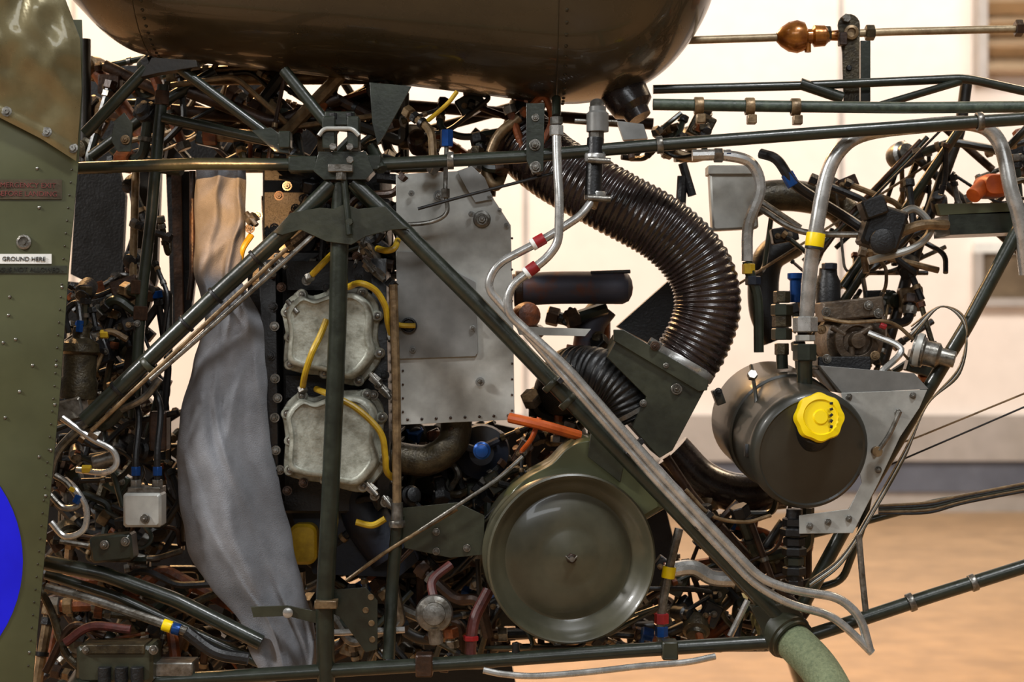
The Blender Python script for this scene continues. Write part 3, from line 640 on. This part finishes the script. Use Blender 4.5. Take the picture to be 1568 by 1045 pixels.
SL = [
 ([(1060, 238, .12), (1110, 238, .12), (1150, 250, .12), (1164, 290, .12), (1146, 345, .12), (1144, 400, .12)], 9, 'pipe'),
 ([(1144, 400, .12), (1150, 425, .12), (1160, 460, .12), (1162, 540, .12)], 8, 'frame'),
 ([(740, 1027, -.03), (770, 1033, -.03), (820, 1036, -.03), (900, 1030, -.03), (980, 1021, -.03), (1050, 1015, -.03), (1095, 1006, -.02)], 5, 'pipe'),
 ([(500, 970, .05), (620, 965, .05)], 5, 'pipe'), ([(230, 582, -.02), (330, 495, -.02), (445, 392, -.02), (480, 360, -.01)], 4, 'steel'), ([(140, 660, -.01), (230, 575, -.02), (440, 380, -.025)], 3.5, 'tan'),
 ([(70, 900, .0), (150, 922, .0), (285, 968, .0)], 7, 'steel'), ([(285, 968, 0), (330, 1000, 0), (380, 1010, 0)], 10, 'black'),
 ([(1040, 810, .05), (1024, 875, .05), (1013, 940, .05), (1012, 985, .05)], 7, 'steel'),
 ([(1315, 820, .0), (1320, 880, .0), (1326, 940, 0)], 5, 'steel'), ([(1145, 920, .05), (1118, 975, .05)], 5, 'pipe'), ([(1330, 510, .08), (1380, 535, .06), (1350, 570, .06), (1340, 592, .06)], 5, 'pipe'),
 ([(1165, 235, .12), (1190, 245, .1), (1215, 280, .1), (1250, 305, .12), (1290, 330, .15), (1320, 350, .15)], 8, 'black'), ([(1165, 320, .18), (1230, 355, .15), (1340, 360, .12)], 5, 'steel'),
 ([(1165, 310, .2), (1225, 350, .2)], 6, 'steel'), ([(1370, 335, .1), (1400, 320, .1), (1425, 350, .1), (1398, 380, .1), (1330, 400, .1)], 6, 'alu'), ([(1370, 360, .1), (1410, 345, .08), (1450, 345, .1)], 8, 'tan'),
 ([(615, 345, .04), (660, 340, .04), (684, 325, .04), (682, 290, .05), (684, 215, .05)], 3.5, 'steel'), ([(640, 320, .02), (720, 298, .02), (850, 265, .0)], 2.5, 'black'),
 ([(655, 185, .05), (684, 160, .04), (700, 140, .04)], 3.5, 'yellow_wire'), ([(1060, 300, .2), (1045, 250, .2)], 7, 'black'), ([(1045, 270, .2), (1042, 320, .2)], 8, 'black'),
]
for pts, r, k in SL: b.tube(pts, r, k, smooth=True)
b.hexn((684, 212, .05), (0, 0, 1), 10, 26, 'blue'); b.hexn((682, 296, .045), (0, 0, 1), 7, 14, 'steel'); b.hexn((1100, 238, .12), (1, 0, 0), 11, 14, 'steel'); b.hexn((1115, 238, .12), (1, 0, 0), 9, 8, 'blue')
b.hexn((1146, 412, .12), (0, 0, 1), 10, 16, 'yellow_wire'); b.hexn((1153, 430, .12), (0, 0, 1), 12, 14, 'blue_dk'); b.hexn((1210, 275, .1), (.6, 0, -1), 10, 22, 'blue')
b.band((1024, 877, .05), (1022, 890, .05), 10, 18, 'yellow'); b.hexn((1013, 948, .05), (0, 0, 1), 11, 16, 'red'); b.hexn((1013, 968, .05), (0, 0, 1), 10, 16, 'blue'); b.band((256, 959, 0), (262, 961, 0), 9, 14, 'yellow'); b.band((270, 964, 0), (277, 966, 0), 9, 12, 'blue')
b.done()
# ---------------------------------------------------------------- control shaft top right
ts = empty('tail_rotor_drive_shaft')
b = B('shaft', ts)
mk('shaft_tan', (196, 176, 140), 0.4, 0.3, (146, 124, 92), 50, 0.15)
b.tube([(1040, 62, .2), (1200, 57, .2), (1350, 49, .2), (1640, 42, .2)], 6, 'shaft_tan', seg=14)
mk('gaiter', (222, 142, 50), 0.22, 0.4, (150, 82, 30), 40, 0.15, coat=.4)
b.rev(P(1222, 56, .2), (1, 0, .03), [(S(8), -.04), (S(16), -.032), (S(24), -.018), (S(27), -.002), (S(23), .012), (S(12), .018), (S(12), .026), (S(18), .03), (S(17), .05), (S(8), .06), (S(9), .075)], 'gaiter', 32)
b.hexn((1262, 52, .2), (1, 0, 0), 12, 20, 'bronze'); b.hexn((1332, 50, .2), (1, 0, 0), 12, 14, 'bronze'); b.hexn((1560, 43, .2), (1, 0, 0), 13, 12, 'brown'); b.cyl((1237, 56, .2), (1237, 80, .2), 5, 'gaiter')
b.done()
b = B('shaft_hanger', ts, .0006)
poly = [(1300+17*math.cos(math.radians(a)), 38+17*math.sin(math.radians(a))) for a in range(180, 361, 20)]+[(1316, 80), (1316, 158), (1292, 158), (1290, 80)]
b.plate(poly, .17, .006, 'bronze'); b.plate([(1318, 62), (1333, 62), (1333, 155), (1318, 155)], .17, .03, 'frame'); b.rev(P(1303, 50, .168), (0, -1, 0), [(S(12), 0), (S(12), .006), (S(7), .008), (S(6), .002), (0, .002)], 'tan', 20)
b.rev(P(1300, 104, .168), (0, -1, 0), [(S(5), 0), (S(4), .003), (0, .003)], 'black', 12); b.hexn((1296, 28, .165), (0, -1, 0), 7, 10, 'steel'); b.box((1290, 60, .16), (12, 20, .02), 'brown')
b.done()
# ---------------------------------------------------------------- canvas boot
cv = empty('canvas_boot_cover')
outl = [(258, 298, 374), (300, 299, 376), (340, 301, 378), (380, 297, 372), (420, 298, 366), (450, 306, 380), (490, 314, 402), (520, 307, 407), (560, 295, 408), (620, 280, 410), (680, 272, 415), (740, 273, 428), (800, 278, 440), (850, 290, 452), (900, 322, 465), (950, 366, 479), (1000, 386, 486), (1042, 410, 482)]
b = B('cloth', cv); NR = 240; NC = 100; vs = []
ol = catmull([Vector(o) for o in outl], 6); ol = [(v.x, v.y, v.z) for v in ol]
def rdg(s, w):      # rounded tall fold, period 1, width w
    s = (s % 1.0)-.5
    return math.exp(-(s/w)**2)
for i in range(NR+1):
    t = i/NR; py = 258+(1038-258)*t; xl, xr = interp(ol, py)
    w = S(xr-xl)
    for j in range(NC*2):
        ph = 2*math.pi*j/(NC*2)
        u = 0.5-0.5*math.cos(ph); fr = math.sin(ph)
        px = xl+(xr-xl)*u+(5*noise.noise(Vector((py/60, fr*1.5, 5))))
        n1 = noise.noise(Vector((t*2.2, 3.1, 0))); n2_ = noise.noise(Vector((u*1.5, t*5, 9))); n3_ = noise.noise(Vector((u*2+4, t*3.3, 1)))
        lo = max(0, min(1, (t-.27)/.12))
        fade1 = .4+.6*math.sin(math.pi*min(1, max(0, (t-.25)/.75)))
        long_f = lo*(.030*fade1*rdg(u*.9-.45*t+.52+.16*n1+.1*n3_, .15)+.022*max(0, .5+1.4*n3_)*rdg(u*1.5+.9*t+.1+.2*n2_, .13)+.012*max(0, n2_+.5)*rdg(u*2.2-2.0*t+.5+.3*n3_, .12))
        up_f = (1-lo)*(.014*rdg(u*1.4+t*2.2+.3*n2_, .16)+.012*rdg(u*.8+t*7+.4*n1, .15))
        pinch = .014*math.exp(-((t-.28)/.05)**2)*rdg(u*3+t*4, .2)
        hem = .010*math.sin(u*14)*max(0, (t-.86)/.14)
        fine = .004*noise.noise(Vector((u*5+t*3, t*13, 7)))+.006*noise.noise(Vector((u*2.5, t*7, 17)))
        y = .085-(w*.24*fr+(long_f+up_f+pinch+hem+fine)*max(0, fr)**.5 if fr > 0 else w*.2*fr)
        vs.append(P(px, py+(8*noise.noise(Vector((u*3, 2, t*3)))-14*(u-.5) if i > NR*.93 else 0), y))
n2 = NC*2
b.add(vs, [(i*n2+j, i*n2+(j+1) % n2, (i+1)*n2+(j+1) % n2, (i+1)*n2+j) for i in range(NR) for j in range(n2)]+[tuple(range(n2)), tuple(NR*n2+j for j in range(n2))], 'canvas'); b.done(80)
b = B('strap', cv, .0006)
b.plate([(384, 930), (440, 928), (492, 938), (490, 957), (440, 944), (388, 946)], -.004, .004, 'olive_dark'); b.rev(P(441, 939, -.006), (0, -1, 0), [(S(8), 0), (S(8), .003), (S(4), .005), (0, .005)], 'pipe', 20)
b.done()
# ---------------------------------------------------------------- hydraulic / control units on the left
hy = empty('hydraulic_control_unit')
b = B('valve_block', hy, .001)
b.box((222, 780, .03), (58, 52, .05), 'alu'); b.box((225, 752, .04), (50, 14, .05), 'steel'); b.bolt(222, 795, .003, 5)
for x, z0 in ((208, 700), (241, 690)):
    b.hexn((x, 742, .03), (0, 0, 1), 9, 14, 'steel'); b.hexn((x, 722, .03), (0, 0, 1), 8, 14, 'blue'); b.tube([(x, 735, .03), (x, z0, .03), (x+4, z0-70, .05), (x-20, z0-110, .08)], 5, 'black', smooth=True)
b.rev(P(122, 560, .06), (0.05, 0, 1), [(0, -.06), (S(28), -.06), (S(30), -.03), (S(26), -.02), (S(26), .02), (S(30), .025), (S(28), .04), (S(14), .05), (S(12), .07), (0, .07)], 'bronze', 28)
b.rev(P(160, 705, .06), (1, 0, .3), [(0, -.02), (S(12), -.02), (S(12), .02), (0, .02)], 'steel', 18)
b.box((183, 1012, .0), (116, 56, .08), 'olive_dark'); b.box((183, 990, -.01), (90, 14, .07), 'bronze'); b.box((270, 1022, .02), (60, 22, .06), 'steel')
for x in (160, 186, 210): b.cyl((x, 1022, -.045), (x, 1060, -.045), 10, 'cast')
for x in (133, 235): b.bolt(x, 996, -.042, 5)
b.box((175, 838, .04), (64, 40, .05), 'frame', 6); b.bolt(160, 835, .012, 5); b.bolt(192, 830, .012, 5)
b.box((245, 660, .1), (26, 60, .04), 'brown'); b.box((110, 628, .05), (44, 34, .05), 'steel', 15)
b.done()
b = B('flexible_lines', hy)
for pts, r, k in [
 ([(95, 640, .0), (140, 672, 0), (172, 690, 0), (178, 712, 0), (160, 724, 0), (118, 720, .02)], 5, 'pipe'),
 ([(74, 755, .0), (98, 778, 0), (122, 772, 0), (104, 742, 0), (84, 728, .0)], 5, 'steel'),
 ([(78, 800, 0), (100, 822, 0), (128, 812, 0), (132, 780, 0), (116, 750, 0), (100, 735, .02)], 5, 'pipe'),
 ([(60, 900, .02), (80, 940, .02), (100, 1000, .02), (130, 1030, .02)], 6, 'bronze'), ([(70, 1030, .02), (110, 960, .02), (160, 975, .02)], 6, 'brown'), ([(100, 985, 0), (140, 960, 0), (200, 965, 0)], 7, 'redhose'),
 ([(140, 640, .03), (90, 690, .03), (75, 740, .03)], 7, 'steel'), ([(105, 510, .06), (100, 480, .06), (118, 465, .06), (124, 500, .04)], 5, 'black'),
 ([(150, 515, .08), (170, 508, .08), (195, 520, .08)], 5, 'tan'), ([(215, 560, .05), (175, 640, .05), (130, 660, .05)], 9, 'frame'), ([(245, 580, .03), (220, 610, .03), (180, 630, .05)], 6, 'steel')]:
    b.tube(pts, r, k, smooth=True)
b.hexn((122, 500, .04), (.1, 0, 1), 6, 18, 'blue'); b.hexn((133, 719, .01), (1, 0, 0), 7, 14, 'yellow_wire'); b.hexn((120, 765, 0), (.5, 0, 1), 8, 14, 'blue'); b.hexn((112, 750, 0), (.5, 0, 1), 7, 7, 'yellow_wire'); b.hexn((160, 512, .08), (1, 0, 0), 7, 12, 'yellow_wire'); b.hexn((145, 665, 0), (1, 0, -.6), 9, 16, 'steel')
b.done()
# ---------------------------------------------------------------- dense small pipes and linkages (parts of the airframe / engine)
def clutter(name, reg, n, dy, mats, rr=(3, 8), ln=(30, 110), par=None):
    b = B(name, par); x0, z0, x1, z1 = reg
    for _ in range(n):
        x = rng.uniform(x0, x1); z = rng.uniform(z0, z1); y = rng.uniform(*dy); r = rng.uniform(*rr)*rng.choice([.7, 1, 1, 1.2]); k = rng.choice(mats)
        pts = [(x, z, y)]; a = rng.choice([0, 90, 45, -45, 80, 100, 20, -20])+rng.uniform(-15, 15)
        for s in range(rng.randint(1, 3)):
            l = rng.uniform(*ln); x = min(x1+8, max(x0-8, x+l*math.cos(math.radians(a)))); z = min(z1+8, max(z0-8, z+l*math.sin(math.radians(a)))); y += rng.uniform(-.03, .03)
            if abs(x-pts[-1][0])+abs(z-pts[-1][1]) > 6: pts.append((x, z, y))
            a += rng.choice([-80, -50, -30, 30, 50, 80])
        if len(pts) < 2: continue
        b.tube(pts, r, k, 16, 8)
        A, C = V3(pts[0]), V3(pts[1]); d = (C-A).normalized()
        kk = rng.choice(['steel', 'tan', 'cast', 'brown', 'bronze', 'black', 'black', 'rust', 'blue' if rng.random() < .2 else 'steel'])
        b.hexn(A, d, r*1.6, r*2, kk)
        if rng.random() < .4: b.hexn(A+d*S(r*2.4), d, r*1.4, r*1.5, rng.choice(['steel', 'cast', 'tan']))
        if rng.random() < .4: b.hexn(V3(pts[-1]), d, r*1.6, r*1.6, rng.choice(['brown', 'cast', 'steel']))
        if rng.random() < .4:
            q = A.lerp(C, .6); b.rev(q, d, [(S(r)*.9, -.004), (S(r)*1.4, -.004), (S(r)*1.4, .004), (S(r)*.9, .004)], rng.choice(['steel', 'tan', 'black']), 12)
        t = rng.random()
        px, pz, yy = pts[0]
        if t < .25:
            w = rng.uniform(16, 44); h = rng.uniform(14, 40); b.box((px, pz, yy+.02), (w, h, .03), rng.choice(mats+['cast', 'black']), rng.uniform(-40, 40)); b.bolt(px+w*.2, pz, yy, 3.5, 'steel'); b.bolt(px-w*.25, pz+2, yy, 3, 'tan')
        elif t < .4:
            R = rng.uniform(10, 24); b.rev((px, pz, yy+.01), (rng.uniform(-1, 1), -1, rng.uniform(-1, 1)), [(S(R)*.9, -.02), (S(R), -.01), (S(R), .008), (S(R)*.75, .012), (S(R)*.7, .02), (S(R)*.3, .022), (0, .022)], rng.choice(mats+['cast', 'bronze']), 20)
    b.done()
W = ['frame', 'frame_far', 'black', 'brown', 'brown', 'bronze', 'frame', 'tan', 'frame', 'rust', 'cast']
D = ['frame', 'black', 'cast', 'brown', 'steel', 'bronze', 'black', 'frame_far']
clutter('upper_left_linkages', (130, 95, 610, 250), 64, (.12, .5), W, (3, 10), (50, 160), af)
clutter('upper_centre_linkages', (590, 150, 840, 250), 28, (.1, .45), W, (3, 8), (30, 90), en)
clutter('left_linkages', (105, 430, 205, 650), 44, (.08, .4), D+['frame', 'tan'], (3, 8), (20, 80), af)
clutter('left_column_linkages', (195, 280, 250, 700), 16, (.12, .4), D, (3, 7), (60, 160), af)
clutter('lower_left_linkages', (75, 640, 270, 850), 64, (.08, .45), D+['steel', 'frame'], (3, 8), (20, 90), af)
clutter('keel_linkages', (65, 880, 400, 1040), 64, (.12, .45), W, (3, 9), (40, 140), af)
clutter('engine_lower_linkages', (470, 770, 740, 1010), 80, (.14, .45), D+['brown', 'frame', 'blue_dk', 'steel'], (3, 9), (25, 110), en)
clutter('engine_centre_linkages', (610, 655, 800, 780), 50, (.14, .4), D+['blue_dk', 'cast'], (3, 8), (20, 60), en)
clutter('engine_top_linkages', (410, 280, 610, 400), 40, (.1, .25), D, (3, 9), (20, 70), en)
clutter('rear_engine_linkages', (800, 480, 920, 690), 34, (.25, .5), D+['rust'], (4, 10), (20, 70), en)
clutter('rear_low_linkages', (1010, 760, 1230, 980), 46, (.15, .5), W+['brown', 'rust'], (3, 8), (40, 130), af)
clutter('lower_keel_linkages', (740, 910, 1200, 985), 55, (.18, .45), W+['brown'], (3, 9), (40, 130), af)
clutter('pump_linkages', (1205, 400, 1420, 580), 30, (.2, .4), D+['tan', 'steel', 'frame'], (3, 7), (20, 80), af)
clutter('right_upper_linkages', (1170, 230, 1440, 410), 16, (.2, .4), D+['tan', 'steel'], (3, 6), (50, 140), af)
clutter('far_right_linkages', (1380, 200, 1568, 330), 12, (.2, .4), D+['tan', 'frame'], (3, 6), (40, 120), af)
clutter('pylon_linkages', (960, 170, 1080, 235), 12, (.15, .35), W+['steel', 'black'], (3, 7), (20, 60), af)
wl = empty('wiring_loom')
b = B('wiring', wl)
for i in range(5):
    o = i*3
    b.tube([(1240, 890+o, .04), (1290, 850+o, .03), (1340, 770+o, .03), (1385, 690+o, .02), (1420, 620, .03), (1470, 560+o, .03), (1478, 490+o, .03), (1440, 470, .05), (1395, 500+o*2, .08)], 1.5, ['tan', 'black', 'alu', 'tan', 'frame'][i], smooth=True)
    b.tube([(1345, 775+o, .1), (1420, 770+o*1.3, .1), (1480, 758+o, .1), (1600, 735+o, .1)], 2.2, ['tan', 'black', 'frame', 'tan', 'black'][i], smooth=True)
b.tube([(1345, 690, .2), (1400, 672, .2), (1600, 590, .2)], 1.5, 'tan'); b.tube([(1345, 720, .2), (1600, 610, .2)], 1.5, 'cast'); b.tube([(1330, 310, .15), (1440, 200, .15)], 2, 'black'); b.tube([(1060, 480, .3), (1440, 240, .3)], 2, 'tan')
for i in range(14):
    x = 640+rng.uniform(0, 300); z = 740+rng.uniform(0, 120)
    b.tube([(x-60, z+40, .1), (x-20, z, .08), (x+10, z-20, .1)], 2, rng.choice(['black', 'tan', 'brown']), smooth=True)
b.tube([(640, 815, .04), (700, 775, .03), (760, 735, .03), (800, 700, .05)], 3, 'steel', smooth=True); b.tube([(530, 890, .05), (600, 840, .04), (700, 780, .04)], 3, 'tan', smooth=True)
b.tube([(1050, 750, -.02), (1090, 790, -.02), (1140, 800, 0), (1180, 790, .02)], 3, 'tan', smooth=True)
b.done()
# ---------------------------------------------------------------- lights
def area(name, loc, tgt, size, power, col):
    l = bpy.data.lights.new(name, 'AREA'); l.shape = 'RECTANGLE'; l.size = size[0]; l.size_y = size[1]; l.energy = power; l.color = col
    o = bpy.data.objects.new(name, l); bpy.context.scene.collection.objects.link(o); o.location = loc
    o.rotation_euler = (Vector(tgt)-Vector(loc)).to_track_quat('-Z', 'Y').to_euler()
area('ceiling_lamp_key', (1.2, -2.6, 5.0), (0, 0, 1.2), (.9, .45), 135, (.96, .98, 1))
area('ceiling_lamp_side', (-3.6, -1.7, 3.4), (-.3, 0, 1.1), (.6, .45), 150, (1, .98, .95))
area('front_highlight_fill', (-.5, -7.0, 4.2), (0, 0, 1.3), (5.0, .8), 85, (.92, .96, 1))  # added large lamp for broad highlights on glossy metal, and fill
area('ceiling_lamp_warm', (-2.0, 3.5, 4.5), (0, .2, 1.1), (2, 1), 300, (1, .56, .22))
area('ceiling_lamp_warm_right', (3.0, 2.5, 4.5), (.3, .2, 1.1), (2, 1), 120, (1, .74, .48))
area('ceiling_lamp_wall', (1.5, 4.5, 6.5), (1.5, 9, 2.0), (10, 1.5), 620, (1, .95, .89))
area('wall_left_warm_fill', (-4.0, 5.0, 5.5), (-3.0, 9, 1.8), (4, 1.0), 190, (1, .74, .46))  # added lamp that warms the left part of the wall
sp = bpy.data.lights.new('warm_spot', 'SPOT'); sp.energy = 1500; sp.color = (1, .52, .2); sp.spot_size = math.radians(4.2); sp.spot_blend = .5; sp.shadow_soft_size = .02  # added narrow spot, puts the orange patch on the canvas top
so = bpy.data.objects.new('warm_spot', sp); bpy.context.scene.collection.objects.link(so); so.location = (-.9, -3.4, 1.9)
so.rotation_euler = (P(338, 315, .05)-so.location).to_track_quat('-Z', 'Y').to_euler()
w = bpy.data.worlds.new('hall'); bpy.context.scene.world = w; w.use_nodes = True
w.node_tree.nodes['Background'].inputs[0].default_value = (1, .92, .82, 1); w.node_tree.nodes['Background'].inputs[1].default_value = .14
# ---------------------------------------------------------------- camera
cam = bpy.data.cameras.new('camera'); co = bpy.data.objects.new('camera', cam); bpy.context.scene.collection.objects.link(co)
co.location = (0, -CD, H); co.rotation_euler = (math.pi/2, 0, 0); cam.sensor_width = 36; cam.lens = 36*F/1568
cam.dof.use_dof = True; cam.dof.focus_distance = 3.0; cam.dof.aperture_fstop = 4.0
bpy.context.scene.camera = co
bpy.context.scene.view_settings.view_transform = 'Standard'
